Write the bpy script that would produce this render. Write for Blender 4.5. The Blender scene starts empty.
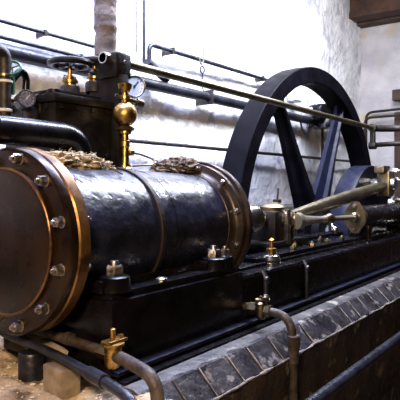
import bpy, bmesh, math, random
from mathutils import Vector, Matrix, noise
C = bpy.context.scene.collection
SC = bpy.context.scene
PI = math.pi
R = math.radians
rnd = random.Random(7)

# ---------------------------------------------------------------- camera, world, lights
cam_d = bpy.data.cameras.new('camera'); cam = bpy.data.objects.new('camera', cam_d); C.objects.link(cam)
YAW = math.atan(400 / 560)                     # engine axis (+X) lies this far right of the view
cam.location = (-1.428, -2.011, .225)
cam.rotation_euler = (R(90), 0, R(-90) + YAW)
cam_d.sensor_width = 36; cam_d.lens = 36 * 560 / 400
cam_d.shift_y = -13 / 400; cam_d.clip_start = .05
SC.camera = cam

w = bpy.data.worlds.new('world'); SC.world = w; w.use_nodes = True
bg = w.node_tree.nodes['Background']; bg.inputs[0].default_value = (.30, .26, .24, 1); bg.inputs[1].default_value = .05

def area(name, loc, target, size, sizey, power, col):
    d = bpy.data.lights.new(name, 'AREA'); d.shape = 'RECTANGLE'; d.size = size; d.size_y = sizey
    d.energy = power; d.color = col
    o = bpy.data.objects.new(name, d); C.objects.link(o); o.location = loc
    o.rotation_euler = (Vector(target) - Vector(loc)).to_track_quat('-Z', 'Y').to_euler()
    return o
area('wall_skylight', (2.8, -.05, 3.05), (3.0, 1.4, .15), 5.0, .5, 490, (.85, .89, 1))
area('roof_light', (1.0, .2, 3.1), (1.0, .1, 0), 3.6, .8, 230, (.36, .46, 1))
area('end_wall_fill', (6.0, .3, 3.0), (8.2, .5, 1.2), .8, .6, 12, (1, .93, .90))  # added fill that brightens the end wall, no window behind it
area('work_lamp', (-2.1, -1.75, 1.35), (0, -.4, -.5), .35, .35, 100, (1, .70, .40))
SC.view_settings.view_transform = 'Standard'; SC.view_settings.look = 'None'
SC.view_settings.gamma = 1; SC.view_settings.use_curve_mapping = False
SC.view_settings.exposure = .25

# ---------------------------------------------------------------- materials
def mat(name, c1, c2=None, rough=.5, metal=0., scale=8, bump=0., bscale=30, rough2=None, detail=6, dist=.01, lo=.35, hi=.65,
        c3=None, s3=2, coat=0., spec=.5):
    m = bpy.data.materials.new(name); m.use_nodes = True
    nt = m.node_tree; b = nt.nodes['Principled BSDF']; L = nt.links.new
    b.inputs['Metallic'].default_value = metal
    b.inputs['Coat Weight'].default_value = coat; b.inputs['Specular IOR Level'].default_value = spec
    b.inputs['Coat Roughness'].default_value = .18
    tc = nt.nodes.new('ShaderNodeTexCoord')
    n = nt.nodes.new('ShaderNodeTexNoise'); n.inputs['Scale'].default_value = scale; n.inputs['Detail'].default_value = detail
    L(tc.outputs['Object'], n.inputs['Vector'])
    cr = nt.nodes.new('ShaderNodeValToRGB'); cr.color_ramp.elements[0].position = lo; cr.color_ramp.elements[1].position = hi
    cr.color_ramp.elements[0].color = (*c1, 1); cr.color_ramp.elements[1].color = (*(c2 or c1), 1)
    L(n.outputs['Fac'], cr.inputs['Fac'])
    col = cr.outputs['Color']
    if c3:
        n3 = nt.nodes.new('ShaderNodeTexNoise'); n3.inputs['Scale'].default_value = s3; n3.inputs['Detail'].default_value = 8
        L(tc.outputs['Object'], n3.inputs['Vector'])
        r3 = nt.nodes.new('ShaderNodeValToRGB'); r3.color_ramp.elements[0].position = .58; r3.color_ramp.elements[1].position = .66
        L(n3.outputs['Fac'], r3.inputs['Fac'])
        mx = nt.nodes.new('ShaderNodeMix'); mx.data_type = 'RGBA'
        L(r3.outputs['Color'], mx.inputs['Factor']); L(col, mx.inputs['A']); mx.inputs['B'].default_value = (*c3, 1)
        col = mx.outputs['Result']
    L(col, b.inputs['Base Color'])
    mr = nt.nodes.new('ShaderNodeMapRange'); mr.inputs['To Min'].default_value = rough
    mr.inputs['To Max'].default_value = rough2 if rough2 is not None else rough
    mr.inputs['From Min'].default_value = .3; mr.inputs['From Max'].default_value = .7
    n2 = nt.nodes.new('ShaderNodeTexNoise'); n2.inputs['Scale'].default_value = bscale; n2.inputs['Detail'].default_value = 5
    L(tc.outputs['Object'], n2.inputs['Vector']); L(n2.outputs['Fac'], mr.inputs['Value']); L(mr.outputs['Result'], b.inputs['Roughness'])
    if bump:
        bp = nt.nodes.new('ShaderNodeBump'); bp.inputs['Strength'].default_value = bump; bp.inputs['Distance'].default_value = dist
        L(n2.outputs['Fac'], bp.inputs['Height']); L(bp.outputs['Normal'], b.inputs['Normal'])
    return m

M = {}
M['wash'] = mat('whitewashed_stone', (.62, .62, .66), (.84, .84, .85), .85, scale=3.2, bump=.9, bscale=11, dist=.04, lo=.33, hi=.5, c3=(.50, .50, .56), s3=2.6)
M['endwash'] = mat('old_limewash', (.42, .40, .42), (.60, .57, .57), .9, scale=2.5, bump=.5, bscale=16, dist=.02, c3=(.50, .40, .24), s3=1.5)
M['black'] = mat('black_enamel', (.002, .002, .003), (.006, .0055, .008), .20, 0, 12, .12, 14, .32, dist=.004, spec=.2)
M['barrel'] = mat('black_blued_lagging', (.003, .003, .008), (.012, .013, .030), .22, .0, 9, .9, 15, .42, dist=.010, coat=.15, spec=.8)
M['bedblk'] = mat('oily_black_iron', (.002, .0018, .0024), (.006, .005, .007), .18, 0, 10, .2, 16, .32, dist=.005, spec=.18)
M['chest'] = mat('sooty_iron', (.004, .003, .003), (.013, .010, .008), .32, .1, 12, .3, 30, .5, spec=.3)
M['flange'] = mat('brown_iron_flange', (.022, .014, .010), (.07, .05, .038), .28, .55, 9, .3, 24, .45, dist=.004)
M['wheel'] = mat('wheel_black_paint', (.0018, .0015, .0028), (.0042, .0036, .0065), .45, 0, 6, .12, 12, .6, spec=.05)
M['blue'] = mat('blue_black_tone', (.005, .006, .017), (.012, .0135, .033), .32, 0, 7, .15, 14, .5, spec=.15)
M['bronze'] = mat('brown_lacquered_iron', (.008, .004, .002), (.026, .012, .005), .22, .4, 5, .25, 22, .42, dist=.003, c3=(.012, .006, .003), s3=7, spec=.4)
M['bronzeedge'] = mat('brown_flange_edge', (.10, .045, .018), (.24, .125, .045), .26, .75, 7, .3, 25, .5, dist=.003, c3=(.06, .028, .012), s3=9)
M['brass'] = mat('polished_brass', (.42, .24, .06), (.62, .38, .12), .24, 1, 14, .2, 30, .42)
M['dullbrass'] = mat('dull_brass', (.12, .095, .055), (.30, .24, .14), .28, 1, 12, .25, 30, .45)
M['steel'] = mat('bright_oily_steel', (.36, .34, .29), (.62, .58, .50), .2, 1, 10, .03, 30, .28)
M['bright'] = mat('wiped_bright_steel', (.34, .31, .23), (.50, .46, .36), .26, .8, 8, .03, 24, .38)
M['rod'] = mat('greased_steel_rod', (.20, .175, .11), (.34, .30, .20), .3, 1, 6, .15, 20, .45)
M['nut'] = mat('worn_steel_nut', (.20, .17, .14), (.45, .41, .36), .24, 1, 30, .3, 60, .5)
M['iron'] = mat('dark_iron', (.012, .009, .008), (.030, .022, .018), .42, .3, 20, .3, 40, .6)
M['pipe'] = mat('blue_black_pipe', (.006, .007, .012), (.022, .024, .036), .28, .2, 10, .3, 40, .5)
M['rust'] = mat('rusty_pipe', (.030, .022, .017), (.10, .075, .058), .4, .3, 18, .4, 50, .65)
M['lag'] = mat('lagging_cloth', (.085, .072, .064), (.23, .19, .165), .95, 0, 9, .8, 34, dist=.01)
M['waste'] = mat('oily_fibre', (.16, .12, .06), (.50, .40, .25), .95, 0, 30, 1, 60, dist=.01)
M['waste2'] = mat('dark_oily_fibre', (.05, .035, .025), (.18, .13, .09), .95, 0, 30, 1, 60, dist=.01)
M['wood'] = mat('old_timber', (.035, .02, .014), (.075, .045, .03), .8, 0, 6, .5, 30)
M['beam'] = mat('dark_beam', (.035, .015, .009), (.080, .034, .018), .8, 0, 5, .6, 20)
M['block'] = mat('sawn_timber', (.16, .12, .08), (.34, .27, .18), .85, 0, 9, .5, 40)
M['stone'] = mat('oily_brown_stone', (.016, .010, .006), (.055, .036, .022), .42, 0, 5, .8, 24, .75, dist=.012, c3=(.20, .14, .09), s3=9)
M['coping'] = mat('dark_slate_coping', (.012, .011, .014), (.045, .040, .042), .28, 0, 7, .8, 26, .55, dist=.01, c3=(.22, .19, .17), s3=12)
M['mortar'] = mat('pale_mortar', (.08, .068, .055), (.30, .26, .21), .85, 0, 14, .8, 40, dist=.01)
M['dustledge'] = mat('dusty_ledge', (.02, .018, .022), (.085, .075, .07), .55, 0, 9, .8, 30, dist=.01, c3=(.28, .24, .19), s3=6)
M['dirt'] = mat('dusty_rubble', (.28, .20, .11), (.60, .47, .30), .9, 0, 8, 1, 45, dist=.015, c3=(.12, .08, .045), s3=10)
M['chip'] = mat('pale_chips', (.55, .46, .32), (.75, .66, .5), .8, scale=20)
M['grey'] = mat('grey_stone', (.16, .13, .10), (.34, .29, .24), .8, 0, 9, .8, 30)
M['dial'] = mat('white_dial', (.72, .74, .76), (.80, .80, .80), .4)
M['darkdial'] = mat('dark_dial', (.06, .07, .12), (.20, .22, .30), .3, scale=60)
M['green'] = mat('green_paint', (.01, .07, .035), (.02, .12, .06), .35)
M['white'] = mat('white_paint', (.62, .58, .50), (.74, .70, .62), .5)
M['rope'] = mat('grey_rope', (.10, .09, .075), (.18, .16, .14), .9, scale=30)
M['ledge'] = mat('dark_ledge', (.05, .045, .05), (.10, .09, .095), .7, 0, 6, .6, 20)

# ---------------------------------------------------------------- builders
ORG = {}
def smooth(me, ang=35):
    for p in me.polygons: p.use_smooth = True
    me.set_sharp_from_angle(angle=R(ang))
def obj(name, bm, m, parent=None, ang=35):
    if parent is not None: o0 = ORG[parent.name]
    else:
        xs = [v.co for v in bm.verts]
        o0 = Vector(((min(v.x for v in xs) + max(v.x for v in xs)) / 2, (min(v.y for v in xs) + max(v.y for v in xs)) / 2, min(v.z for v in xs)))
    bmesh.ops.recalc_face_normals(bm, faces=bm.faces)
    bmesh.ops.translate(bm, vec=-o0, verts=bm.verts)
    me = bpy.data.meshes.new(name); bm.to_mesh(me); bm.free()
    o = bpy.data.objects.new(name, me); C.objects.link(o)
    me.materials.append(M[m] if isinstance(m, str) else m); smooth(me, ang)
    if parent is not None: o.parent = parent
    else: o.location = o0
    ORG[o.name] = o0.copy()
    return o
def tag(o, label, cat, group=None):
    o['label'] = label; o['category'] = cat
    if group: o['group'] = group
    return o
def thing(name, label, cat, loc, group=None):
    o = bpy.data.objects.new(name, None); C.objects.link(o); o.location = loc; o.empty_display_size = .1
    ORG[o.name] = Vector(loc); return tag(o, label, cat, group)
def struct(name, bm, m, parent=None):
    o = obj(name, bm, m, parent)
    if parent is None: o['kind'] = 'structure'
    return o
def B(): return bmesh.new()
def frame(ax, up=None):
    z = Vector(ax).normalized()
    u = Vector(up) if up else (Vector((0, 0, 1)) if abs(z.z) < .9 else Vector((1, 0, 0)))
    x = u.cross(z).normalized(); y = z.cross(x)
    return Matrix((x, y, z)).transposed()
def box(bm, lo, hi, bev=0., rot=None, about=None, seg=2):
    lo, hi = Vector(lo), Vector(hi); c = (lo + hi) / 2; s = hi - lo
    r = bmesh.ops.create_cube(bm, size=1)
    vs = r['verts']
    for v in vs: v.co = Vector((v.co.x * s.x, v.co.y * s.y, v.co.z * s.z))
    if bev:
        es = list({e for v in vs for e in v.link_edges})
        rr = bmesh.ops.bevel(bm, geom=es, offset=bev, segments=seg, profile=.6, affect='EDGES')
        vs = list({v for f in rr['faces'] for v in f.verts} | {v for v in vs if v.is_valid})
    for v in vs:
        p = v.co
        if rot is not None: p = rot @ p
        v.co = p + c
    return vs
def lathe(bm, prof, origin, ax, n=32, up=None, a0=0, a1=2 * PI, closed_prof=False):
    """prof: list of (radius, distance along ax)."""
    F = frame(ax, up); o = Vector(origin); full = abs(a1 - a0 - 2 * PI) < 1e-6
    rings = []
    cnt = n if full else n + 1
    for r, h in prof:
        if r < 1e-6: rings.append([bm.verts.new(o + F @ Vector((0, 0, h)))]); continue
        rings.append([bm.verts.new(o + F @ Vector((r * math.cos(a0 + (a1 - a0) * i / n), r * math.sin(a0 + (a1 - a0) * i / n), h))) for i in range(cnt)])
    pairs = list(zip(rings, rings[1:]))
    if closed_prof: pairs.append((rings[-1], rings[0]))
    for a, b in pairs:
        for i in range(n):
            j = (i + 1) % cnt if full else i + 1
            if len(a) == 1 and len(b) == 1: continue
            if len(a) == 1: bm.faces.new((a[0], b[i], b[j]))
            elif len(b) == 1: bm.faces.new((a[i], a[j], b[0]))
            else: bm.faces.new((a[i], a[j], b[j], b[i]))
    if not closed_prof:
        if len(rings[0]) > 1 and full: bm.faces.new(rings[0])
        if len(rings[-1]) > 1 and full: bm.faces.new(rings[-1])
def ring(bm, r0, r1, h0, h1, origin, ax, n=64, bev=.004):
    b = bev
    lathe(bm, [(r0, h0 + b), (r0 + b, h0), (r1 - b, h0), (r1, h0 + b), (r1, h1 - b), (r1 - b, h1), (r0 + b, h1), (r0, h1 - b)], origin, ax, n, closed_prof=True)
def fillet(pts, rad, k=6):
    pts = [Vector(p) for p in pts]; out = [pts[0]]
    for a, b, c in zip(pts, pts[1:], pts[2:]):
        d1 = (a - b); d2 = (c - b); r = min(rad, d1.length * .49, d2.length * .49)
        p = b + d1.normalized() * r; q = b + d2.normalized() * r
        for i in range(k + 1):
            t = i / k; out.append(p * (1 - t) ** 2 + b * 2 * t * (1 - t) + q * t * t)
    out.append(pts[-1]); return out
def tube(bm, pts, r, n=12, fil=0., rads=None, caps=True, wob=0.):
    if fil: pts = fillet(pts, fil)
    pts = [Vector(p) for p in pts]; rings = []; prev = None
    for i, p in enumerate(pts):
        d = (pts[min(i + 1, len(pts) - 1)] - pts[max(i - 1, 0)]).normalized()
        if prev is None:
            u = Vector((0, 0, 1)) if abs(d.z) < .9 else Vector((1, 0, 0))
            x = u.cross(d).normalized()
        else: x = (prev - d * prev.dot(d)).normalized()
        prev = x; y = d.cross(x); rr = rads[i] if rads else r
        if wob:
            rings.append([bm.verts.new(p + (x * math.cos(2 * PI * k / n) + y * math.sin(2 * PI * k / n)) * (rr * (1 + wob * noise.noise(p * 14 + Vector((math.cos(2 * PI * k / n), math.sin(2 * PI * k / n), 0)) * .9)))) for k in range(n)])
        else: rings.append([bm.verts.new(p + (x * math.cos(2 * PI * k / n) + y * math.sin(2 * PI * k / n)) * rr) for k in range(n)])
    for a, b in zip(rings, rings[1:]):
        for k in range(n): bm.faces.new((a[k], a[(k + 1) % n], b[(k + 1) % n], b[k]))
    if caps: bm.faces.new(rings[0][::-1]); bm.faces.new(rings[-1])
def rod(bm, a, b, r, n=16): tube(bm, [a, b], r, n)
def hexnut(bm, p, ax, r, h, stud=True, turn=0.):
    F = frame(ax); p = Vector(p)
    rs = []
    for rr, hh in ((r, 0), (r, h * .82), (r * .86, h)):
        rs.append([bm.verts.new(p + F @ Vector((rr * math.cos(turn + i * PI / 3), rr * math.sin(turn + i * PI / 3), hh))) for i in range(6)])
    for a, b in zip(rs, rs[1:]):
        for i in range(6): bm.faces.new((a[i], a[(i + 1) % 6], b[(i + 1) % 6], b[i]))
    bm.faces.new(rs[0]); bm.faces.new(rs[-1])
    if stud: lathe(bm, [(r * .52, h * .9), (r * .52, h * 1.25), (r * .40, h * 1.45), (0, h * 1.52)], p, ax, 12)
def prism(bm, poly, z0, z1, F, o):
    """poly 2-D in frame F (columns x,y), extruded along its z."""
    o = Vector(o)
    a = [bm.verts.new(o + F @ Vector((x, y, z0))) for x, y in poly]; b = [bm.verts.new(o + F @ Vector((x, y, z1))) for x, y in poly]
    n = len(poly)
    for i in range(n): bm.faces.new((a[i], a[(i + 1) % n], b[(i + 1) % n], b[i]))
    bm.faces.new(a[::-1]); bm.faces.new(b)
def torus(bm, c, ax, r, t, n=40, m=10, a0=0, a1=2 * PI):
    F = frame(ax); c = Vector(c)
    pts = []
    full = abs(a1 - a0 - 2 * PI) < 1e-6
    rings = []
    for i in range(n if full else n + 1):
        a = a0 + (a1 - a0) * i / n; e = Vector((math.cos(a), math.sin(a), 0))
        rings.append([bm.verts.new(c + F @ (e * (r + t * math.cos(2 * PI * k / m)) + Vector((0, 0, t * math.sin(2 * PI * k / m))))) for k in range(m)])
    L = len(rings)
    for i in range(L if full else L - 1):
        a, b = rings[i], rings[(i + 1) % L]
        for k in range(m): bm.faces.new((a[k], a[(k + 1) % m], b[(k + 1) % m], b[k]))
def sheet(bm, o, u, v, nu, nv, disp, nrm, thick):
    """displaced slab: front surface is o + u s + v t, moved along nrm by disp(point)."""
    o, u, v, nrm = map(Vector, (o, u, v, nrm))
    g = [[None] * (nv + 1) for _ in range(nu + 1)]
    for i in range(nu + 1):
        for j in range(nv + 1):
            p = o + u * (i / nu) + v * (j / nv); g[i][j] = bm.verts.new(p + nrm * disp(p))
    for i in range(nu):
        for j in range(nv): bm.faces.new((g[i][j], g[i + 1][j], g[i + 1][j + 1], g[i][j + 1]))
    bk = [bm.verts.new(o + u * a + v * b - nrm * thick) for a, b in ((0, 0), (1, 0), (1, 1), (0, 1))]
    edges = [[g[i][0] for i in range(nu + 1)], [g[nu][j] for j in range(nv + 1)], [g[i][nv] for i in range(nu, -1, -1)], [g[0][j] for j in range(nv, -1, -1)]]
    for k, e in enumerate(edges): bm.faces.new(e + [bk[(k + 1) % 4], bk[k]])
    bm.faces.new(bk)
def lump(bm, c, s, n=3, amp=.3, fr=6, seed=0):
    r = bmesh.ops.create_icosphere(bm, subdivisions=n, radius=1)
    for v in r['verts']:
        p = v.co.copy(); q = p * fr * .35 + Vector((seed, seed * 2.1, 0))
        k = 1 + amp * noise.fractal(q, .8, 2.2, 6)
        v.co = Vector(c) + Vector((p.x * s[0], p.y * s[1], p.z * s[2])) * k

# ---------------------------------------------------------------- structure
YW, XE, ZF = 1.4, 8.2, -2.4
def wd(p):
    q = Vector((p.x * 1.6, p.z * 2.6, 3.1 + p.y * 1.6))
    return .028 * noise.fractal(q, .9, 2.1, 6) + .02 * noise.noise(Vector((p.x * .5, p.z * .6, 0)))
bm = B(); sheet(bm, (-3, YW, ZF), (XE + 3, 0, 0), (0, 0, 6.2), 230, 120, wd, (0, -1, 0), .3); struct('wall_back', bm, 'wash')
bm = B(); sheet(bm, (XE, YW + .1, ZF), (0, -1.0, 0), (0, 0, 6.2), 30, 140, lambda p: wd(p) * .6, (-1, 0, 0), .3); struct('wall_end', bm, 'endwash')
bm = B()
for i in range(24): box(bm, (XE - .02, .48 - .23 * (i + 1), ZF), (XE + .04, .48 - .23 * i - .01, 3.6), .006)
struct('wall_unseen_dark', bm, 'beam')  # unseen dark boards, added so the bed side reflects no pale wall
bm = B(); box(bm, (-3, -5, ZF - .2), (XE, YW, ZF)); struct('floor', bm, 'stone')
bm = B(); box(bm, (-3, .98, ZF), (XE, YW - .03, .0), .02); struct('trim_1', bm, 'ledge')
# loft boards over the far end of the room
bm = B()
for i in range(14): box(bm, (4.6, -5 + i * .46, 3.47), (XE + .1, -5 + i * .46 + .45, 3.52), .005)
struct('ceiling', bm, 'wood')
bm = B()
box(bm, (7.62, -5, 3.04), (7.95, YW + .06, 3.36), .02)
struct('trim_2', bm, 'beam')
bm = B(); box(bm, (7.98, -5, 3.0), (XE + .1, YW + .06, 3.12), .02); struct('trim_3', bm, 'wood')
# masonry plinth carrying the engine: body, coping stones, mortar bed
def pd(p): return .012 * noise.fractal(Vector((p.x * 5, p.z * 7, p.y * 5)), 1, 2, 4)
bm = B()
sheet(bm, (-2.2, -.70, ZF), (10.2, 0, 0), (0, 0, 1.735), 260, 50, pd, (0, -1, 0), .68)
box(bm, (-2.2, -.10, ZF), (3.7, .45, -.667))
struct('wall_plinth', bm, 'stone')
bm = B()
x = .16; i = 0; JX = []
prof = [(-.10, -.67), (-.695, -.675), (-.697, -.655), (-.603, -.560), (-.50, -.552), (-.10, -.556)]
while x < 8:
    Lb = rnd.uniform(.17, .25); g = .007
    nx = 5; rows = []
    # subdivide the chamfer so the faces are hewn, not ruled
    pr = [(-.10, -.67), (-.695, -.675)] + [(-.699 + .096 * t, -.655 + .098 * t) for t in (0, .25, .5, .75, 1)] + [(-.50, -.552), (-.10, -.556)]
    for k in range(nx + 1):
        xx = x + (Lb - g) * k / nx; row = []
        for (yy, zz) in pr:
            n1 = noise.fractal(Vector((xx * 9 + i * 5, yy * 9, zz * 9)), 1, 2, 3)
            e = .008 * n1 + (-.005 if k in (0, nx) else 0)
            row.append(bm.verts.new((xx, yy - e * .7, zz + e * .7)))
        rows.append(row)
    m_ = len(pr)
    for a, b in zip(rows, rows[1:]):
        for q in range(m_): bm.faces.new((a[q], a[(q + 1) % m_], b[(q + 1) % m_], b[q]))
    bm.faces.new(rows[0]); bm.faces.new(rows[-1][::-1])
    x += Lb; i += 1; JX.append(x - g / 2)
struct('trim_4', bm, 'coping')
bm = B()      # mortar between and along the copings
prism(bm, [(-.08, -.678), (-.694, -.682), (-.690, -.660), (-.594, -.562), (-.56, -.548), (-.08, -.548)], .16, 8.0, Matrix(((0, 0, 1), (1, 0, 0), (0, 1, 0))), (0, 0, 0))
struct('trim_6', bm, 'dustledge'); bm = B()
xx = 0
pts = []
while xx < 7.8:
    pts.append((.17 + xx, -.700 + .004 * noise.noise(Vector((xx * 9, 0, 3))), -.664 + .006 * noise.noise(Vector((xx * 7, 5, 0))))); xx += .03
tube(bm, pts, .011, 8, rads=[.0065 + .008 * noise.noise(Vector((p[0] * 11, 9, 0))) for p in pts])
for px_ in JX:
    if rnd.random() < .18: continue
    jf = rnd.uniform(.45, 1.15)
    q = [Vector((px_, -.699 + .096 * t - .001, -.655 + .098 * t + .0)) for t in (0, .2, .4, .6, .8, 1)]
    tube(bm, q, .006, 6, rads=[(.0036 + .004 * noise.noise(v * 40)) * jf for v in q])
struct('trim_5', bm, 'mortar')
# rubble under and in front of the cylinder
bm = B()
def rd(p): return .03 * noise.fractal(Vector((p.x * 4, p.y * 4, 1)), 1, 2, 4) + .010 * noise.fractal(p * 24, 1, 2, 3)
sheet(bm, (-1.9, -1.15, -.562), (2.06, 0, 0), (0, .52, 0), 130, 36, rd, (0, 0, 1), .12)
sheet(bm, (-1.9, -.64, -.562), (2.09, 0, 0), (0, 1.6, 0), 150, 96, rd, (0, 0, 1), .12)
sheet(bm, (.17, .31, -.562), (1.6, 0, 0), (0, .65, 0), 90, 36, rd, (0, 0, 1), .12)
box(bm, (-1.9, -1.13, ZF), (.155, -.6, -.60))
g = obj('rubble_ground', bm, 'dirt'); g['kind'] = 'structure'
bm = B()
for k in range(700):
    x = rnd.uniform(-.55, .16); y = rnd.uniform(-.85, .25)
    if y < -.62 and x > .14: continue
    s = rnd.uniform(.002, .005) + .007 * rnd.random() ** 5; r = bmesh.ops.create_icosphere(bm, subdivisions=1, radius=s)
    zz = -.562 + rd(Vector((x, y, -.562))) + s * .3
    for v in r['verts']: v.co = Vector((v.co.x * rnd.uniform(.7, 1.5), v.co.y * rnd.uniform(.7, 1.5), v.co.z * .5)) + Vector((x, y, zz))
o = obj('stone_chips', bm, 'chip'); tag(o, 'pale stone chips scattered over the dusty ground under the cylinder', 'chips'); o['kind'] = 'stuff'

# ---------------------------------------------------------------- cylinder
AX = (1, 0, 0)
cyl = thing('steam_cylinder', 'large horizontal black steam cylinder with brown bolted end cover', 'cylinder', (0, 0, -.42))
bm = B()
lathe(bm, [(.30, .09), (.318, .13), (.316, .2), (.314, .75), (.306, 1.10), (.299, 1.25)], (0, 0, 0), AX, 96)
obj('barrel', bm, 'barrel', cyl)
bm = B()
ring(bm, .312, .326, .630, .662, (0, 0, 0), AX, 96, .003)
obj('strap_band', bm, 'iron', cyl)
bm = B(); ring(bm, .308, .3155, .76, .766, (0, 0, 0), AX, 96, .002); obj('seam', bm, 'black', cyl)
bm = B()
lathe(bm, [(0, -.022), (.06, -.024), (.285, -.022), (.298, -.018), (.303, -.008), (.303, 0), (.31, .003), (.375, .002), (.386, .006), (.392, .016), (.392, .040), (.388, .044), (.1, .044)], (0, 0, 0), AX, 128)
obj('end_cover', bm, 'bronze', cyl)
bm = B(); ring(bm, .296, .3075, -.0225, -.010, (0, 0, 0), AX, 128, .003); obj('cover_rim', bm, 'bronzeedge', cyl)
bm = B(); ring(bm, .28, .394, .047, .108, (0, 0, 0), AX, 128, .006); obj('front_flange', bm, 'bronzeedge', cyl)
for k in range(12):
    a = R(75 - 30 * k); p = (.002, -.352 * math.cos(a), .352 * math.sin(a))
    bm = B(); lathe(bm, [(.024, 0), (.024, -.003), (.022, -.004)], p, AX, 18); hexnut(bm, (-.003, p[1], p[2]), (-1, 0, 0), .0215, .030, True, k * .4 + rnd.random())
    obj('cover_nut', bm, 'nut', cyl)
for k in range(12):
    a = R(75 - 30 * k)
    bm = B(); hexnut(bm, (.106, -.360 * math.cos(a), .360 * math.sin(a)), AX, .020, .026, True, k * .7)
    obj('flange_nut', bm, 'nut', cyl)
bm = B(); lathe(bm, [(.295, 1.245), (.304, 1.25), (.306, 1.27), (.312, 1.285), (.330, 1.298), (.362, 1.299), (.365, 1.303), (.365, 1.335), (.25, 1.335)], (0, 0, 0), AX, 96)
obj('rear_flange', bm, 'flange', cyl)
bm = B(); ring(bm, .26, .382, 1.338, 1.362, (0, 0, 0), AX, 96, .005); ring(bm, .26, .376, 1.366, 1.392, (0, 0, 0), AX, 96, .005); obj('rear_cover', bm, 'flange', cyl)
for k in range(11):
    a = R(80 - 360 / 11 * k)
    bm = B(); hexnut(bm, (1.299, -.341 * math.cos(a), .341 * math.sin(a)), (-1, 0, 0), .0185, .022, True, k * .5)
    obj('rear_flange_nut', bm, 'nut', cyl)
bm = B(); lathe(bm, [(.13, 1.38), (.13, 1.60), (.085, 1.62), (.08, 1.86), (.065, 1.87)], (0, 0, 0), AX, 40); obj('stuffing_box', bm, 'black', cyl)
bm = B(); lathe(bm, [(.06, 1.86), (.098, 1.94), (.105, 1.97), (.105, 2.02), (.08, 2.04), (.07, 2.10), (.05, 2.11)], (0, 0, 0), AX, 32); obj('gland', bm, 'steel', cyl)
bm = B(); rod(bm, (1.9, 0, 0), (2.3, 0, 0), .038); obj('piston_rod', bm, 'steel', cyl)

# ---------------------------------------------------------------- bed
bed = thing('engine_bed', 'long black iron engine bed with stepped cylinder pedestal on stone plinth', 'engine bed', (2.5, 0, -.55))
bm = B()
prism(bm, [(1.2, -.42), (7.6, -.42), (7.6, -.03), (3.72, -.03), (3.72, .34), (1.2, .34)], -.55, -.268, Matrix.Identity(3), (0, 0, 0))
bmesh.ops.bevel(bm, geom=[e for e in bm.edges], offset=.010, segments=2, affect='EDGES')
box(bm, (1.20, -.30, -.28), (3.75, .24, -.250), .006)
box(bm, (3.7, -.30, -.28), (7.6, -.06, -.250), .006)
obj('bed_frame', bm, 'bedblk', bed)
bm = B()
box(bm, (.194, -.42, -.545), (1.21, .30, -.238), .012)
box(bm, (.215, -.40, -.25), (1.19, .28, -.205), .014)
# saddle
for s in (-1, 1):
    prism(bm, [(-.29, -.215), (-.18, -.215), (-.18, -.262), (-.262, -.18)] if s < 0 else [(.29, -.215), (.18, -.215), (.18, -.262), (.262, -.18)], .24, 1.18, Matrix(((0, 0, 1), (1, 0, 0), (0, 1, 0))), (0, 0, 0))
obj('cylinder_pedestal', bm, 'bedblk', bed)
bm = B(); box(bm, (.17, -.475, -.524), (7.6, -.40, -.505), .006); obj('foot_rail', bm, 'blue', bed)  # bluer than the bed, the colour carries the rail's highlight
bm = B(); box(bm, (.17, -.512, -.558), (7.6, -.38, -.536), .004); obj('dark_strip', bm, 'bedblk', bed)  # dark strip added to keep the gap below the foot rail black
def pad(x0, y0, r, l):
    bm = B()
    lathe(bm, [(r * 1.05, -.21), (r, -.19), (r * .96, -.150), (r * .80, -.143)], (x0, y0, 0), (0, 0, 1), 32)
    box(bm, (x0 - l, y0 - .01, -.215), (x0 + l, y0 + .08, -.160), .014)
    return bm
for (x0, y0, l) in ((.275, -.355, .085), (1.015, -.355, .08)):
    pb = obj('bolt_pad', pad(x0, y0, .068, l), 'bedblk', bed)
    bm = B(); hexnut(bm, (x0, y0, -.145), (0, 0, 1), .039, .042, True, .3)
    obj('foundation_nut', bm, 'nut', pb)
pb = obj('bolt_pad', pad(1.115, -.36, .05, .05), 'bedblk', bed)
bm = B(); hexnut(bm, (1.115, -.36, -.145), (0, 0, 1), .026, .035); obj('foundation_nut', bm, 'nut', pb)
bm = B(); lathe(bm, [(.028, 0), (.026, .012), (.012, .018), (0, .019)], (.56, -.375, -.206), (0, 0, 1), 16); obj('rivet_head', bm, 'nut', bed)
for x0 in (1.434, 1.991):
    bm = B(); tube(bm, [(x0, -.435, -.52), (x0, -.435, -.30), (x0 + .005, -.410, -.262)], .014, 8, .02)
    lathe(bm, [(.02, 0), (.018, .012), (0, .016)], (x0, -.44, -.31), (0, -1, 0), 10)
    obj('strap', bm, 'pipe', bed)
# guide bar with bolts beside the crosshead
bm = B(); box(bm, (1.62, -.27, -.252), (4.4, -.12, -.222), .006); box(bm, (1.62, .10, -.252), (4.4, .24, -.222), .006); obj('guide_bar', bm, 'black', bed)
for x0 in (1.90, 2.20, 2.52, 2.82, 3.12):
    bm = B(); hexnut(bm, (x0, -.235, -.224), (0, 0, 1), .026, .026, True, x0); obj('guide_bolt', bm, 'dullbrass', bed)
for x0 in (2.42, 2.9):
    bm = B(); hexnut(bm, (x0, -.14, -.224), (0, 0, 1), .022, .03, True, x0); obj('guide_bolt', bm, 'dullbrass', bed)

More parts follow.
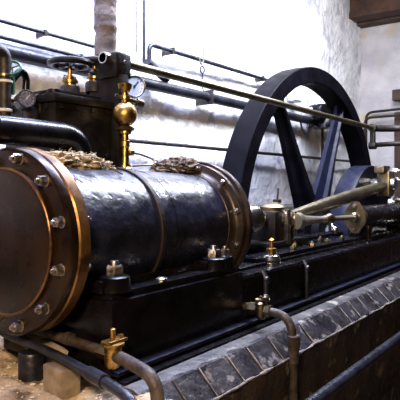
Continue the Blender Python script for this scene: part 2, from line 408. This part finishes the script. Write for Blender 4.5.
# ---------------------------------------------------------------- crosshead and rods
ch = thing('crosshead', 'chunky oily crosshead block with brass cap behind the rear flange', 'crosshead', (2.33, 0, -.25))
bm = B()
box(bm, (2.19, -.10, -.222), (2.50, .12, .05), .03)
lathe(bm, [(.05, -.12), (.07, -.115), (.08, -.10), (.08, .12)], (2.36, 0, -.03), (0, 1, 0), 28)
box(bm, (2.02, -.13, -.222), (2.68, .13, -.17), .012)
obj('block', bm, 'chest', ch)
bm = B()
lathe(bm, [(.10, 0), (.104, .03), (.085, .045), (.06, .055), (.03, .066), (0, .068)], (2.33, 0, .045), (0, 0, 1), 28)
obj('cap', bm, 'dullbrass', ch)
bm = B(); box(bm, (2.30, -.145, -.20), (2.345, -.09, .06), .01); box(bm, (2.42, -.14, -.15), (2.46, -.09, .04), .01); obj('cotter', bm, 'steel', ch)
bm = B(); lathe(bm, [(.04, 0), (.042, .02), (.03, .03)], (2.36, -.12, -.03), (0, -1, 0), 20); obj('pin', bm, 'dullbrass', ch)
bm = B(); rod(bm, (2.44, .02, .10), (2.46, .02, .215), .008, 8); box(bm, (2.42, .0, .10), (2.48, .05, .13), .008); obj('oil_pipe', bm, 'iron', ch)

dc = thing('oil_cup', 'small polished steel and brass drip cup on the bed below the crosshead', 'oil cup', (1.755, -.3, -.268))
bm = B(); lathe(bm, [(.062, 0), (.062, .01), (.056, .014), (.060, .03), (.048, .055), (.03, .065)], (1.755, -.3, -.268), (0, 0, 1), 24); obj('bowl', bm, 'steel', dc)
bm = B(); lathe(bm, [(.022, .062), (.022, .078), (.032, .082), (.032, .10), (.016, .105), (.014, .15), (.02, .155), (.0, .17)], (1.755, -.3, -.268), (0, 0, 1), 20); obj('stem', bm, 'brass', dc)

cr = thing('connecting_rod', 'long thick steel connecting rod rising to the crank on the right', 'rod', (2.55, -.05, 0))
P0, P1 = Vector((2.42, -.03, -.02)), Vector((4.74, -.09, .243))
dr = (P1 - P0)
bm = B(); pts = [P0 + dr * t for t in (0, .06, .12, .3, .55, .8, .94, 1)]
tube(bm, pts, .05, 20, rads=[.04, .042, .045, .056, .062, .058, .050, .048]); obj('shaft', bm, 'rod', cr)
Fb = frame((0, 1, 0), (0, 0, 1))
bm = B(); box(bm, (4.68, -.16, .12), (4.86, -.02, .40), .02); obj('big_end_strap', bm, 'rod', cr)
bm = B(); box(bm, (4.56, -.14, .375), (4.80, -.03, .455), .015); box(bm, (4.84, -.15, .15), (4.94, -.03, .36), .02); obj('big_end_brass', bm, 'dullbrass', cr)
for (x0, z0) in ((4.90, .40), (4.93, .30), (4.72, .06), (4.9, .08)):
    bm = B(); hexnut(bm, (x0, -.14, z0), (0, -1, 0), .038, .05); obj('big_end_nut', bm, 'nut', cr)

pr_ = thing('pump_rod', 'slender pump rod with trumpet boss and ball joint beside the crosshead', 'rod', (2.5, -.15, -.05))
A0 = Vector((2.44, -.13, -.035)); A1 = Vector((3.50, -.21, -.048)); dv = A1 - A0
bm = B(); ts = [0, .03, .06, .09, .16, .26, .42, .44, .46]; tube(bm, [A0 + dv * t for t in ts], .05, 20, rads=[.064, .066, .066, .052, .040, .032, .025, .032, .030]); obj('trumpet', bm, 'bright', pr_)
bm = B(); 
c = A0 + dv * .52
for t, s_ in ((.49, .038), (.53, .048), (.57, .036)): 
    r = bmesh.ops.create_uvsphere(bm, u_segments=16, v_segments=10, radius=s_)
    for v in r['verts']: v.co += A0 + dv * t
obj('ball_joint', bm, 'dullbrass', pr_)
bm = B(); rod(bm, A0 + dv * .56, A1, .022, 14); obj('thin_rod', bm, 'bright', pr_)
bm = B(); r = bmesh.ops.create_uvsphere(bm, u_segments=16, v_segments=10, radius=.032)
q = A0 + dv * .53
for v in r['verts']: v.co += q + Vector((0, -.05, -.09))
rod(bm, q, q + Vector((0, -.05, -.09)), .012, 8)
obj('oiler_ball', bm, 'steel', pr_)

pm = thing('pump_barrel', 'black horizontal pump barrel with diamond shaped brass gland at right edge', 'pump', (4.6, -.2, -.25))
bm = B(); lathe(bm, [(.08, 0), (.105, .01), (.108, .06), (.108, .09), (.108, 1.5)], (3.54, -.21, -.055), AX, 40); obj('barrel', bm, 'black', pm)
bm = B()
poly = [(.035, .142), (-.035, .142), (-.10, .04), (-.10, -.04), (-.035, -.142), (.035, -.142), (.10, -.04), (.10, .04)]
prism(bm, poly, 0, .035, Matrix(((0, 0, 1), (1, 0, 0), (0, 1, 0))), (3.495, -.21, -.050)); 
bmesh.ops.bevel(bm, geom=[e for e in bm.edges], offset=.006, segments=2, affect='EDGES')
obj('gland_plate', bm, 'dullbrass', pm)
bm = B(); lathe(bm, [(.045, 0), (.045, -.03), (.03, -.045)], (3.50, -.21, -.05), AX, 20); obj('gland_boss', bm, 'steel', pm)
for s in (-1, 1):
    bm = B(); hexnut(bm, (3.495, -.21, -.05 + s * .105), (-1, 0, 0), .020, .022); obj('gland_nut', bm, 'nut', pm)
for x0 in (3.62, 4.7):
    bm = B(); box(bm, (x0, -.30, -.262), (x0 + .12, -.12, -.12), .02); obj('foot', bm, 'black', pm)

# ---------------------------------------------------------------- wheel and crank
XC, ZC = 4.668, -.315
WH = thing('flywheel', 'huge black spoked flywheel standing in front of the white wall', 'flywheel', (XC, .72, ZC - 1.9))
bm = B()
lathe(bm, [(1.728, .005), (1.735, 0), (1.893, 0), (1.901, .008), (1.906, .12), (1.901, .230), (1.893, .238), (1.735, .238), (1.728, .232)], (XC, .6, ZC), (0, 1, 0), 200, closed_prof=True)
obj('rim', bm, 'wheel', WH)
for k in range(6):
    a = R(62 + 60 * k)
    er = Vector((math.cos(a), 0, math.sin(a))); et = Vector((-math.sin(a), 0, math.cos(a))); ey = Vector((0, 1, 0))
    bm = B(); secs = []
    for r_, wd_, th in ((.30, .46, .20), (.6, .38, .18), (1.1, .28, .15), (1.60, .21, .13), (1.74, .26, .14)):
        sec = []
        h, t_ = wd_ / 2, th / 2
        for (u, v) in ((-h, -t_ * .35), (-h * .25, -t_ * .55), (-h * .12, -t_), (h * .12, -t_), (h * .25, -t_ * .55), (h, -t_ * .35), (h, t_ * .35), (h * .25, t_ * .55), (h * .12, t_), (-h * .12, t_), (-h * .25, t_ * .55), (-h, t_ * .35)):
            sec.append(bm.verts.new(Vector((XC, .72, ZC)) + er * r_ + et * u + ey * v))
        secs.append(sec)
    for s0, s1 in zip(secs, secs[1:]):
        for i in range(12): bm.faces.new((s0[i], s0[(i + 1) % 12], s1[(i + 1) % 12], s1[i]))
    bm.faces.new(secs[0][::-1]); bm.faces.new(secs[-1])
    obj('spoke', bm, 'wheel' if k != 0 else 'blue', WH, 25)  # first spoke has a bluer, lighter tone than the others
bm = B(); lathe(bm, [(.20, -.20), (.26, -.18), (.28, -.10), (.40, -.08), (.42, .08), (.28, .1), (.26, .20), (.2, .22)], (XC, .72, ZC), (0, 1, 0), 64); obj('hub', bm, 'wheel', WH)
bm = B(); rod(bm, (XC, -.35, ZC), (XC, 1.25, ZC), .12, 32); obj('crankshaft', bm, 'steel', WH)
cd = thing('crank_disc', 'blue black crank disc at the end of the connecting rod', 'crank disc', (XC, .1, ZC - .7))
bm = B()
a_ = [(-.78 + 0 * i, 0) for i in range(1)]
lathe(bm, [(.12, .02), (.50, .03), (.66, .0), (.775, .0), (.78, .01), (.78, .20), (.775, .21), (.66, .21), (.5, .18), (.12, .2)], (XC + .12, .05, ZC), (0, 1, 0), 120, closed_prof=True)
obj('disc', bm, 'blue', cd)
bm = B(); rod(bm, (4.78, -.2, .25), (4.78, .12, .25), .075, 24); obj('crank_pin', bm, 'steel', cd)

pb = thing('bearing_pedestal', 'dark bearing block with bolts and pipe stubs at the right edge', 'bearing', (5.5, -.25, -.27))
bm = B()
box(bm, (5.10, -.52, -.262), (6.0, -.16, -.02), .03); box(bm, (5.25, -.50, -.04), (5.9, -.18, .20), .05)
lathe(bm, [(.19, -.16), (.21, -.14), (.21, .16), (.19, .18)], (5.55, -.34, .18), (0, 1, 0), 28)
obj('housing', bm, 'black', pb)
for (x0, z0) in ((5.35, .40), (5.75, .40)):
    bm = B(); hexnut(bm, (x0, -.36, z0 - .06), (0, 0, 1), .045, .06); rod(bm, (x0, -.36, .1), (x0, -.36, z0 - .05), .02, 8); obj('cap_nut', bm, 'nut', pb)
bm = B(); lathe(bm, [(.05, 0), (.06, .02), (.07, .09), (.03, .12), (.02, .16), (0, .17)], (5.2, -.30, .12), (-.3, -1, .1), 18); obj('grease_cup', bm, 'steel', pb)
bm = B(); rod(bm, (5.0, -.48, .03), (6.4, -.48, .03), .055, 20); obj('side_shaft', bm, 'blue', pb)

# ---------------------------------------------------------------- valve chest, valves
vc = thing('valve_chest', 'dark brown iron valve chest standing behind the cylinder', 'valve chest', (.7, .4, .25))
bm = B()
box(bm, (.46, .24, .10), (.86, .66, .70), .012)
box(bm, (.44, .22, .66), (.88, .68, .705), .01)
box(bm, (.50, .30, .70), (.84, .60, .74), .012)
obj('chest_body', bm, 'chest', vc)
for (x0, z0) in ((.49, .64), (.60, .64), (.71, .64), (.82, .64), (.49, .4), (.82, .4)):
    bm = B(); hexnut(bm, (x0, .24, z0), (0, -1, 0), .014, .014, False); obj('stud', bm, 'chest', vc)
for y0 in (.30, .40, .5, .6):
    bm = B(); hexnut(bm, (.46, y0, .64), (-1, 0, 0), .014, .014, False); obj('stud', bm, 'chest', vc)
bm = B(); lathe(bm, [(.03, 0), (.032, .02), (.0, .03)], (.475, .27, .705), (0, 0, 1), 14); obj('lug', bm, 'chest', vc)
bm = B()
box(bm, (.86, .18, .20), (.94, .42, .90), .008); box(bm, (.84, .18, .84), (.965, .34, .985), .02)
box(bm, (.93, .20, .25), (.96, .36, .80), .006)
obj('rod_bracket', bm, 'chest', vc)
for z0 in (.52, .74, .93):
    bm = B(); hexnut(bm, (.90, .18, z0), (0, -1, 0), .013, .014, False); obj('bracket_bolt', bm, 'nut', vc)

def hwheel(name, label, c, rw, base, gmat='brass', nsp=5, tk=.019):
    t = thing(name, label, 'valve', (c[0], c[1], base), 'handwheel valves on the chest')
    bm = B(); torus(bm, c, (0, 0, 1), rw, tk, 44, 10)
    for k in range(nsp):
        a = 2 * PI * k / nsp + .3
        tube(bm, [(c[0], c[1], c[2] - .006), (c[0] + rw * .5 * math.cos(a), c[1] + rw * .5 * math.sin(a), c[2] - .012), (c[0] + rw * math.cos(a), c[1] + rw * math.sin(a), c[2])], tk * .6, 8)
    lathe(bm, [(.03, -.02), (.03, .015), (.015, .02)], c, (0, 0, 1), 16)
    obj('handwheel', bm, 'chest', t)
    bm = B(); lathe(bm, [(.012, base + .02 - c[2]), (.012, .02), (.016, .025), (.016, .04), (0, .045)], c, (0, 0, 1), 14); obj('spindle', bm, gmat, t)
    bm = B(); lathe(bm, [(.032, 0), (.032, .012), (.045, .016), (.045, .030), (.026, .034), (.024, .055), (.014, .06)], (c[0], c[1], base), (0, 0, 1), 24); obj('gland', bm, gmat, t)
    for s in (-1, 1):
        bm = B(); rod(bm, (c[0] + s * .036, c[1], base - .02), (c[0] + s * .036, c[1], base + .055), .007, 8); hexnut(bm, (c[0] + s * .036, c[1], base + .03), (0, 0, 1), .013, .014, False); obj('gland_stud', bm, 'nut', t)
    bm = B(); lathe(bm, [(.055, -.06), (.055, -.01), (.048, .0), (.03, .002)], (c[0], c[1], base), (0, 0, 1), 24); obj('bonnet', bm, 'iron', t)
    return t
hwheel('stop_valve', 'black handwheel valve on brass spindle, left of the lagged pipe', (.697, .4, .915), .108, .79)
hwheel('stop_valve', 'smaller dark handwheel valve with brass gland just under the lagged pipe', (.885, .40, .955), .085, .84, nsp=4)

rv = thing('relief_valve', 'tall polished brass relief valve with round ball body on the cylinder', 'valve', (.823, .1, .30))
o0 = (.823, .1, 0)
def LZ(name, prof, m='brass', n=28):
    bm = B(); lathe(bm, prof, o0, (0, 0, 1), n); return obj(name, bm, m, rv)
LZ('base', [(.040, .295), (.040, .325), (.032, .333), (.030, .345)])
LZ('column', [(.024, .34), (.022, .36), (.022, .44), (.026, .445), (.026, .475), (.020, .48), (.020, .51), (.034, .515), (.034, .53)])
LZ('union_nut', [(.036, .528), (.055, .535), (.055, .550), (.040, .556)], 'dullbrass', 6)
LZ('ball', [(.02, .552)] + [(.066 * math.cos(R(a)), .622 + .068 * math.sin(R(a))) for a in range(-75, 80, 10)] + [(.018, .692)])
LZ('neck', [(.02, .685), (.018, .70), (.030, .705), (.030, .722), (.016, .726), (.015, .742)])
LZ('cup', [(.016, .738), (.028, .746), (.036, .765), (.040, .787), (.034, .787), (.028, .768), (.0, .76)])
bm = B(); rod(bm, (.823, .1, .712), (.905, .07, .690), .012, 10); rod(bm, (.823, .1, .712), (.77, .12, .722), .009, 10); lathe(bm, [(.02, 0), (.024, .02), (.02, .04)], (.89, .075, .695), (1, -.3, -.25), 14); obj('lever', bm, 'dullbrass', rv)
bm = B(); tube(bm, [(.845, .1, .415), (.91, .08, .410), (.99, .05, .385), (1.0, .04, .372), (.98, .03, .352), (.90, .03, .345), (.85, .07, .340)], .006, 8, .02); obj('drip_pipe', bm, 'dullbrass', rv)
bm = B(); lathe(bm, [(.014, 0), (.018, .006), (.018, .03), (.01, .034)], (.845, .095, .415), (1, -.3, 0), 12); obj('union', bm, 'brass', rv)

def gauge(name, label, c, ax, r, depth, dial, cas, bez='iron', stem=None):
    t = thing(name, label, 'gauge', (c[0], c[1], c[2] - r))
    ax = Vector(ax).normalized(); c = Vector(c)
    bm = B(); lathe(bm, [(r * .6, -depth), (r * .95, -depth * .95), (r * .98, 0), (r * .9, .004), (r * .88, 0)], c, ax, 36); obj('case', bm, cas, t)
    bm = B(); torus(bm, c + ax * .003, ax, r * .94, r * .08, 40, 8); obj('bezel', bm, bez, t)
    bm = B(); lathe(bm, [(r * .88, 0), (r * .88, .003), (0, .0031)], c, ax, 36); obj('dial', bm, dial, t)
    F = frame(ax); bm = B()
    for k in range(11):
        a = R(-130 + 26 * k + 90); e = F @ Vector((math.cos(a), math.sin(a), 0)); rod(bm, c + e * r * .68 + ax * .0035, c + e * r * .8 + ax * .0035, r * .02, 5)
    obj('tick_marks', bm, 'iron' if dial == 'dial' else 'white', t)
    bm = B(); e = F @ Vector((math.cos(.9), math.sin(.9), 0)); rod(bm, c - e * r * .15 + ax * .005, c + e * r * .6 + ax * .005, r * .03, 6); lathe(bm, [(r * .08, .002), (r * .08, .008), (0, .009)], c, ax, 10)
    obj('needle', bm, 'iron' if dial == 'dial' else 'white', t)
    if stem:
        bm = B(); tube(bm, stem, .012, 10, .03); obj('stem', bm, 'dullbrass', t)
    return t
gauge('pressure_gauge', 'round white-faced gauge behind the brass relief valve', (1.225, .40, .865), (-.62, -.75, .08), .072, .05, 'dial', 'white', 'steel', [(1.23, .42, .80), (1.23, .43, .66), (1.0, .45, .62), (.86, .45, .62)])
gauge('pressure_gauge', 'small dark round gauge on the vertical pipe at the left edge', (.352, .33, .668), (-.38, -.9, .05), .045, .10, 'darkdial', 'iron', 'iron', [(.38, .44, .67), (.283, .42, .67)])

# lagged steam pipe
lp = thing('lagged_pipe', 'thick vertical pipe wrapped in brown lagging cloth, running up out of view', 'pipe', (1.04, .45, .93))
bm = B()
pts = []; rads = []
z = 1.03
while z < 2.6:
    pts.append((1.052, .48, z)); rads.append((.071 if z > 1.20 else .066) + .004 * noise.noise(Vector((0, 0, z * 16))) + (.005 if abs(z - 1.205) < .015 else 0)); z += .018
tube(bm, pts, .07, 40, rads=rads, wob=.13)
obj('lagging', bm, 'lag', lp)
bm = B(); rod(bm, (1.045, .48, .72), (1.045, .48, 1.06), .05, 24); lathe(bm, [(.085, .90), (.09, .905), (.09, .93), (.085, .935)], (1.045, .48, 0), (0, 0, 1), 28); rod(bm, (.86, .48, .74), (1.045, .48, .74), .05, 20)
obj('bare_pipe', bm, 'iron', lp)

# big black elbow pipe at left
eb = thing('exhaust_pipe', 'fat black pipe coming from the left and bending down behind the flange', 'pipe', (.3, .12, .25))
bm = B()
tube(bm, [(-1.0, .12, .475), (.515, .12, .475), (.525, .12, .22)], .064, 36, .17); obj('elbow', bm, 'black', eb)
bm = B(); ring(bm, .05, .072, -.02, .02, (.0, .12, .475), AX, 36); obj('collar', bm, 'black', eb)

# riser with fittings at the far left
rp = thing('riser_pipe', 'rusty brown upright pipe with two white painted unions at left edge', 'pipe', (.27, .42, .5))
bm = B(); lathe(bm, [(.032, .53), (.032, .80)], (.288, .42, 0), (0, 0, 1), 20); tube(bm, [(.288, .42, .78), (.288, .42, .90), (.10, .40, .92)], .036, 16, .05)
lathe(bm, [(.036, .54), (.036, .58), (.026, .585)], (.288, .42, 0), (0, 0, 1), 6)
obj('pipe', bm, 'iron', rp)
for z0 in (.745, .775, .60):
    bm = B(); lathe(bm, [(.030, 0), (.040, .003), (.040, .014), (.030, .018)], (.288, .42, z0), (0, 0, 1), 20); obj('union_ring', bm, 'white' if z0 != .775 else 'dullbrass', rp)
gh = thing('drain_valve', 'little green handwheel valve above the small dark gauge', 'valve', (.31, .44, .72))
bm = B(); torus(bm, (.315, .40, .825), (-.6, -.6, .55), .045, .007, 30, 8)
F = frame((-.6, -.6, .55))
for k in range(3):
    a = 2 * PI * k / 3 + .5; rod(bm, (.315, .40, .825), Vector((.315, .40, .825)) + F @ Vector((.045 * math.cos(a), .045 * math.sin(a), 0)), .005, 6)
obj('handwheel', bm, 'green', gh)
bm = B(); rod(bm, (.315, .40, .825), (.345, .44, .77), .007, 8); rod(bm, (.345, .44, .70), (.345, .44, .79), .015, 12); obj('stem', bm, 'green', gh)
bm = B(); tube(bm, [(.30, .46, .70), (.38, .46, .80), (.42, .46, .84), (.45, .46, .80), (.44, .46, .60), (.44, .46, .52)], .020, 14, .05)
tag(obj('bent_hose', bm, 'black'), 'black hose bent over like a hook behind the small dark gauge', 'hose')
bm = B(); tube(bm, [(.44, .38, .70), (.50, .37, .60), (.52, .37, .54)], .022, 14, .03); lathe(bm, [(.03, 0), (.03, .03), (.02, .035)], (.475, .375, .645), (.3, 0, -1), 6)
box(bm, (.395, .36, .52), (.45, .42, .64), .01)
tag(obj('pipe_fitting', bm, 'iron'), 'dark angled pipe fitting right of the small dark gauge', 'fitting')

# ---------------------------------------------------------------- overhead rod
vr = thing('valve_rod', 'long greased steel rod running level from the chest bracket past the flywheel', 'rod', (3.1, .25, .92))
bm = B(); rod(bm, (.80, .25, .948), (5.40, .25, .948), .026, 20); obj('shaft', bm, 'rod', vr)
bm = B()
lathe(bm, [(.03, 0), (.05, .004), (.05, .07), (.03, .075)], (5.33, .25, .948), AX, 16); box(bm, (5.34, .22, .70), (5.40, .28, .96), .012)
lathe(bm, [(.045, -.04), (.045, .04)], (5.37, .25, .73), (0, -1, 0), 16)
obj('link', bm, 'iron', vr)
bm = B(); rod(bm, (.80, .25, .948), (.86, .25, .948), .034, 20); obj('rod_collar', bm, 'steel', vr)
def simple(name, label, pts, r, m='pipe', fil=0., cat='pipe', n=12, group=None):
    bm = B(); tube(bm, pts, r, n, fil); o = obj(name, bm, m); tag(o, label, cat, group); return o
simple('guard_rail', 'thick dark pipe at right running level from the end of the overhead rod', [(5.42, .25, .945), (5.6, .1, .95), (5.75, -.9, .95)], .042, 'iron', .1)
simple('guard_rail', 'thinner dark pipe just below the thick one at the right edge', [(5.40, .25, .74), (5.6, .1, .76), (5.75, -.9, .765)], .03, 'iron', .1)

# ---------------------------------------------------------------- pipes on the walls
def clip(bm, x0, z0, r): box(bm, (x0 - .012, 1.24, z0 - r - .01), (x0 + .012, 1.42, z0 + r + .012), .004)
def wallpipe(name, label, pts, r, clips, m='pipe', fil=.06):
    t = thing(name, label, 'pipe', (pts[0][0], pts[0][1], min(p[2] for p in pts)))
    bm = B(); tube(bm, pts, r, 14, fil); obj('pipe', bm, m, t)
    for (cx_, cz_) in clips:
        bm = B(); y0 = pts[0][1]; box(bm, (cx_ - .014, y0 - r * 1.3, cz_ - r * 1.4), (cx_ + .014, 1.45, cz_ + r * 1.4), .003); obj('pipe_clip', bm, 'iron', t)
    return t
wallpipe('service_pipe', 'upper thin black pipe on the wall left of the lagged pipe', [(-1.5, 1.30, 1.355), (2.1, 1.30, 1.355)], .016, [(1.25, 1.355)])
wallpipe('service_pipe', 'lower thin black pipe on the wall left of the lagged pipe', [(-1.5, 1.30, 1.245), (2.1, 1.30, 1.245)], .016, [(1.6, 1.245)])
wallpipe('service_pipe', 'thin black pipe with a bend, running along the wall to the flywheel rim', [(2.42, 1.30, 1.30), (2.42, 1.30, 1.515), (4.62, 1.30, 1.53)], .022, [(2.75, 1.518), (4.5, 1.53)])
wallpipe('service_pipe', 'fat blue-black pipe running the whole length of the white wall', [(-2.5, 1.27, 1.145), (7.4, 1.27, 1.145)], .052, [(3.3, 1.145), (6.0, 1.145)])
wallpipe('service_pipe', 'lowest thin dark pipe low on the wall behind the cylinder', [(-1, 1.30, .615), (8.0, 1.30, .645)], .018, [(4.2, .63)], 'iron')
wallpipe('service_pipe', 'thin black vertical pipe dropping from the top right of the lagged pipe', [(2.36, 1.31, 3.4), (2.36, 1.31, 1.32)], .014, [])
wallpipe('cable', 'pale grey cable down the wall beside the thin vertical pipe', [(2.28, 1.33, 3.4), (2.28, 1.33, 1.42)], .009, [], 'rope')
wallpipe('elbow_joint', 'small black elbow joint on the wall at the foot of the vertical pipe', [(2.34, 1.26, 1.33), (2.50, 1.26, 1.27), (2.62, 1.26, 1.22)], .042, [], 'pipe', .04)
# looped chain cord
hc = thing('hanging_cord', 'looped cord hanging from above with an iron ring and hook', 'cord', (3.2, 1.25, 1.3))
bm = B(); tube(bm, [(3.15, 1.28, 3.4), (3.165, 1.28, 1.52), (3.20, 1.28, 1.46), (3.245, 1.28, 1.52), (3.265, 1.28, 3.4)], .009, 8, .03); obj('cord', bm, 'rope', hc)
bm = B(); torus(bm, (3.205, 1.27, 1.415), (0, 1, 0), .035, .007, 24, 8); tube(bm, [(3.205, 1.27, 1.38), (3.205, 1.27, 1.24), (3.25, 1.27, 1.16)], .006, 8, .03); obj('ring_hook', bm, 'iron', hc)
# fixture seen through the wheel
fl = thing('flood_lamp', 'dark rounded lamp housing on the wall, seen between the flywheel spokes', 'lamp', (6.1, 1.25, 1.2))
bm = B(); box(bm, (5.66, 1.03, 1.13), (6.22, 1.19, 1.36), .07, seg=4); lathe(bm, [(.05, 0), (.12, .02), (.16, .10), (.17, .2)], (5.95, 1.10, 1.24), (0, 0, -1), 28); obj('housing', bm, 'black', fl)
bm = B(); lathe(bm, [(.06, 1.44), (.22, 1.37), (.225, 1.36), (.06, 1.42)], (5.95, 1.11, 0), (0, 0, 1), 32, closed_prof=True); rod(bm, (5.95, 1.11, 1.3), (5.95, 1.11, 1.5), .05, 16); rod(bm, (5.95, 1.11, 1.48), (5.95, 1.38, 1.48), .02, 10); obj('shade', bm, 'dial', fl)
bm = B(); tube(bm, [(5.9, 1.25, 1.25), (5.70, 1.25, 1.10), (5.60, 1.25, .93), (5.50, 1.25, 1.0), (5.48, 1.27, 1.14)], .014, 8, .06); obj('cable', bm, 'iron', fl)
bm = B(); rod(bm, (6.25, 1.28, 1.2), (6.25, 1.28, .2), .02, 10); obj('conduit', bm, 'iron', fl)
bm = B(); box(bm, (5.27, 1.24, 1.36), (5.50, 1.36, 1.56), .04, seg=3)
tag(obj('junction_box', bm, 'dial'), 'pale box on the wall left of the dark lamp housing', 'box')
# end wall pipes and post
def endpipe(label, z0, z1, r=.022, x=8.06):
    simple('service_pipe', label, [(x, 1.26, z0 - .9), (x, 1.26, z0), (x, -1.5, z1)], r, 'iron', .12)
endpipe('uppermost thin pipe turning along the end wall near the corner', 1.50, 1.60)
endpipe('second thin pipe just under the top one on the end wall', 1.40, 1.44, .02, 7.98)
bm = B(); box(bm, (8.10, .45, ZF), (8.19, .80, 1.48), .02); tag(obj('timber_post', bm, 'wood'), 'dark brown timber post against the end wall at the right edge', 'post')
bm = B(); box(bm, (7.98, .3, 1.66), (8.15, .80, 1.84), .02); tag(obj('timber_lintel', bm, 'wood'), 'short dark timber end above the post at the right edge', 'timber')

# ---------------------------------------------------------------- waste on the cylinder
def waste(label, c, s, m, seed, parts):
    bm = B()
    for (dx, dy, dz, k) in parts: lump(bm, (c[0] + dx, c[1] + dy, c[2] + dz), (s[0] * k, s[1] * k, s[2] * k), 5, .34, 9, seed + dx * 10)
    for i in range(150):
        a = rnd.uniform(0, 2 * PI); q = Vector((c[0] + s[0] * 1.3 * math.cos(a) * rnd.random(), c[1] + s[1] * math.sin(a) * rnd.random(), c[2] + s[2] * rnd.uniform(.3, .9)))
        pts = [q]
        for j in range(3): q = q + Vector((rnd.uniform(-.018, .018), rnd.uniform(-.018, .018), rnd.uniform(-.016, .016))); pts.append(q)
        tube(bm, pts, .0016, 4)
    tag(obj('fibre_waste', bm, m, ang=60), label, 'fibre clump')
waste('tan clump of frayed fibre packing lying behind the front flange', (.38, .03, .330), (.14, .10, .058), 'waste', 1, [(-.08, 0, .01, .8), (.05, 0, .0, .95), (.16, -.02, -.012, .6)])
waste('dark brown lump of oily fibre waste near the rear flange', (1.25, .06, .335), (.16, .10, .06), 'waste2', 5, [(-.10, 0, -.01, .8), (.03, 0, .008, 1.0), (.15, 0, -.01, .75)])
simple('twig', 'thin dark stick poking out of the tan fibre clump', [(.46, -.03, .35), (.50, -.09, .322), (.53, -.16, .285)], .004, 'iron', 0, 'stick', 6)

# ---------------------------------------------------------------- drains, blocks, foreground
d1 = thing('drain_pipe', 'brown drain pipe with brass cock, elbowing over the masonry at the pedestal corner', 'pipe', (.14, -.3, -.5))
bm = B(); tube(bm, [(.150, .25, -.380), (.146, -.42, -.422)], .021, 16); tube(bm, [(.1475, -.20, -.4045), (.147, -.23, -.4065)], .027, 16); obj('inlet_pipe', bm, 'rust', d1)
bm = B(); tube(bm, [(.145, -.47, -.425), (.115, -.60, -.43), (.085, -.745, -.45), (.085, -.765, -1.3)], .0245, 18, .11); obj('outlet_pipe', bm, 'rust', d1)
bm = B(); tube(bm, [(.146, -.40, -.42), (.142, -.475, -.425)], .030, 6); obj('union', bm, 'dullbrass', d1)
ck = B(); lathe(ck, [(.022, -.05), (.032, -.035), (.034, .03), (.044, .036), (.044, .046), (.02, .05)], (.142, -.475, -.425), (0, 0, 1), 24); ck_o = obj('cock_body', ck, 'brass', d1)
bm = B(); lathe(bm, [(.017, .045), (.017, .052), (.011, .055), (.011, .10), (.0, .105)], (.142, -.475, -.425), (0, 0, 1), 8)
box(bm, (.10, -.50, -.378), (.20, -.45, -.366), .004); hexnut(bm, (.185, -.475, -.368), (0, 0, 1), .014, .012, False)
obj('cock_handle', bm, 'brass', ck_o)

d2 = thing('drain_pipe', 'dark pipe with small brass cock curving from the bed and down past the coping', 'pipe', (1.22, -.55, -.9))
bm = B(); tube(bm, [(1.226, -.40, -.43), (1.226, -.705, -.450), (1.226, -.72, -1.6)], .023, 18, .10); obj('pipe', bm, 'rust', d2)
bm = B(); lathe(bm, [(.028, -.09), (.029, -.02), (.031, 0), (.034, .01), (.034, .05), (.03, .055)], (1.226, -.714, -.60), (0, 0, 1), 16); obj('coupling', bm, 'rust', d2)
bm = B(); lathe(bm, [(.034, -.02), (.034, .03)], (1.226, -.47, -.436), (0, -1, 0), 6); lathe(bm, [(.034, 0), (.034, .03)], (1.226, -.55, -.44), (0, -1, 0), 6)
lathe(bm, [(.02, -.05), (.032, -.035), (.032, .035), (.02, .045)], (1.226, -.52, -.438), (0, 0, 1), 20); obj('cock_body', bm, 'dullbrass', d2)
bm = B(); rod(bm, (1.226, -.52, -.40), (1.226, -.52, -.365), .010, 10); lathe(bm, [(.018, 0), (.022, .01), (.012, .022), (0, .024)], (1.226, -.55, -.375), (0, 0, 1), 12); rod(bm, (1.20, -.50, -.385), (1.25, -.56, -.385), .009, 8); obj('tap_handle', bm, 'dullbrass', d2)

d3 = thing('waste_pipe', 'oily black pipe lying along the ground below the cylinder cover', 'pipe', (.05, -.2, -.5))
bm = B(); tube(bm, [(.30, .75, -.432), (.11, .16, -.434), (.048, -.22, -.436), (-.078, -.68, -.438), (-.115, -.82, -.45), (-.12, -.88, -.58)], .0195, 20, .12); obj('pipe', bm, 'pipe', d3)
bm = B(); a, b = Vector((-.035, -.53, -.437)), Vector((-.066, -.64, -.438)); tube(bm, [a, b], .025, 20); obj('coupling', bm, 'pipe', d3)

bm = B(); box(bm, (-.042, -.070, -.083), (.042, .070, .083), .006)
for v in bm.verts: v.co.x *= 1 + .08 * noise.noise(v.co * 20)
bmesh.ops.rotate(bm, cent=(0, 0, 0), matrix=Matrix.Rotation(R(-12), 3, 'Z'), verts=bm.verts); bmesh.ops.translate(bm, vec=(.012, -.330, -.543), verts=bm.verts)
tag(obj('timber_block', bm, 'block'), 'short sawn timber block propping the black ground pipe', 'block')
bm = B(); lathe(bm, [(.055, -.60), (.055, -.472), (.050, -.464), (.04, -.462)], (.070, -.075, 0), (0, 0, 1), 28)
tag(obj('pipe_stub', bm, 'pipe'), 'short fat black stub standing upright under the cylinder cover', 'stub')
for (c_, s_, lb, sd) in (((.156, -.06, -.50), (.030, .13, .065), 'grey stone wedged beneath the cylinder between flange and pedestal', 2),
                          ((.05, .42, -.50), (.10, .12, .09), 'larger grey stone farther back under the cylinder', 4)):
    bm = B(); lump(bm, c_, s_, 3, .25, 4, sd); tag(obj('loose_stone', bm, 'grey'), lb, 'stone')
bm = B(); lump(bm, (.13, -.17, -.55), (.05, .045, .03), 2, .4, 5, 8); tag(obj('loose_stone', bm, 'chip', ang=10), 'pale flat stone flake lying beside the timber block', 'stone')

simple('handrail', 'blue-black handrail pipe slanting across the lower right corner', [(-.2, -.9, -.80), (5, -.9, -.80)], .032, 'pipe', 0, 'handrail', 18)
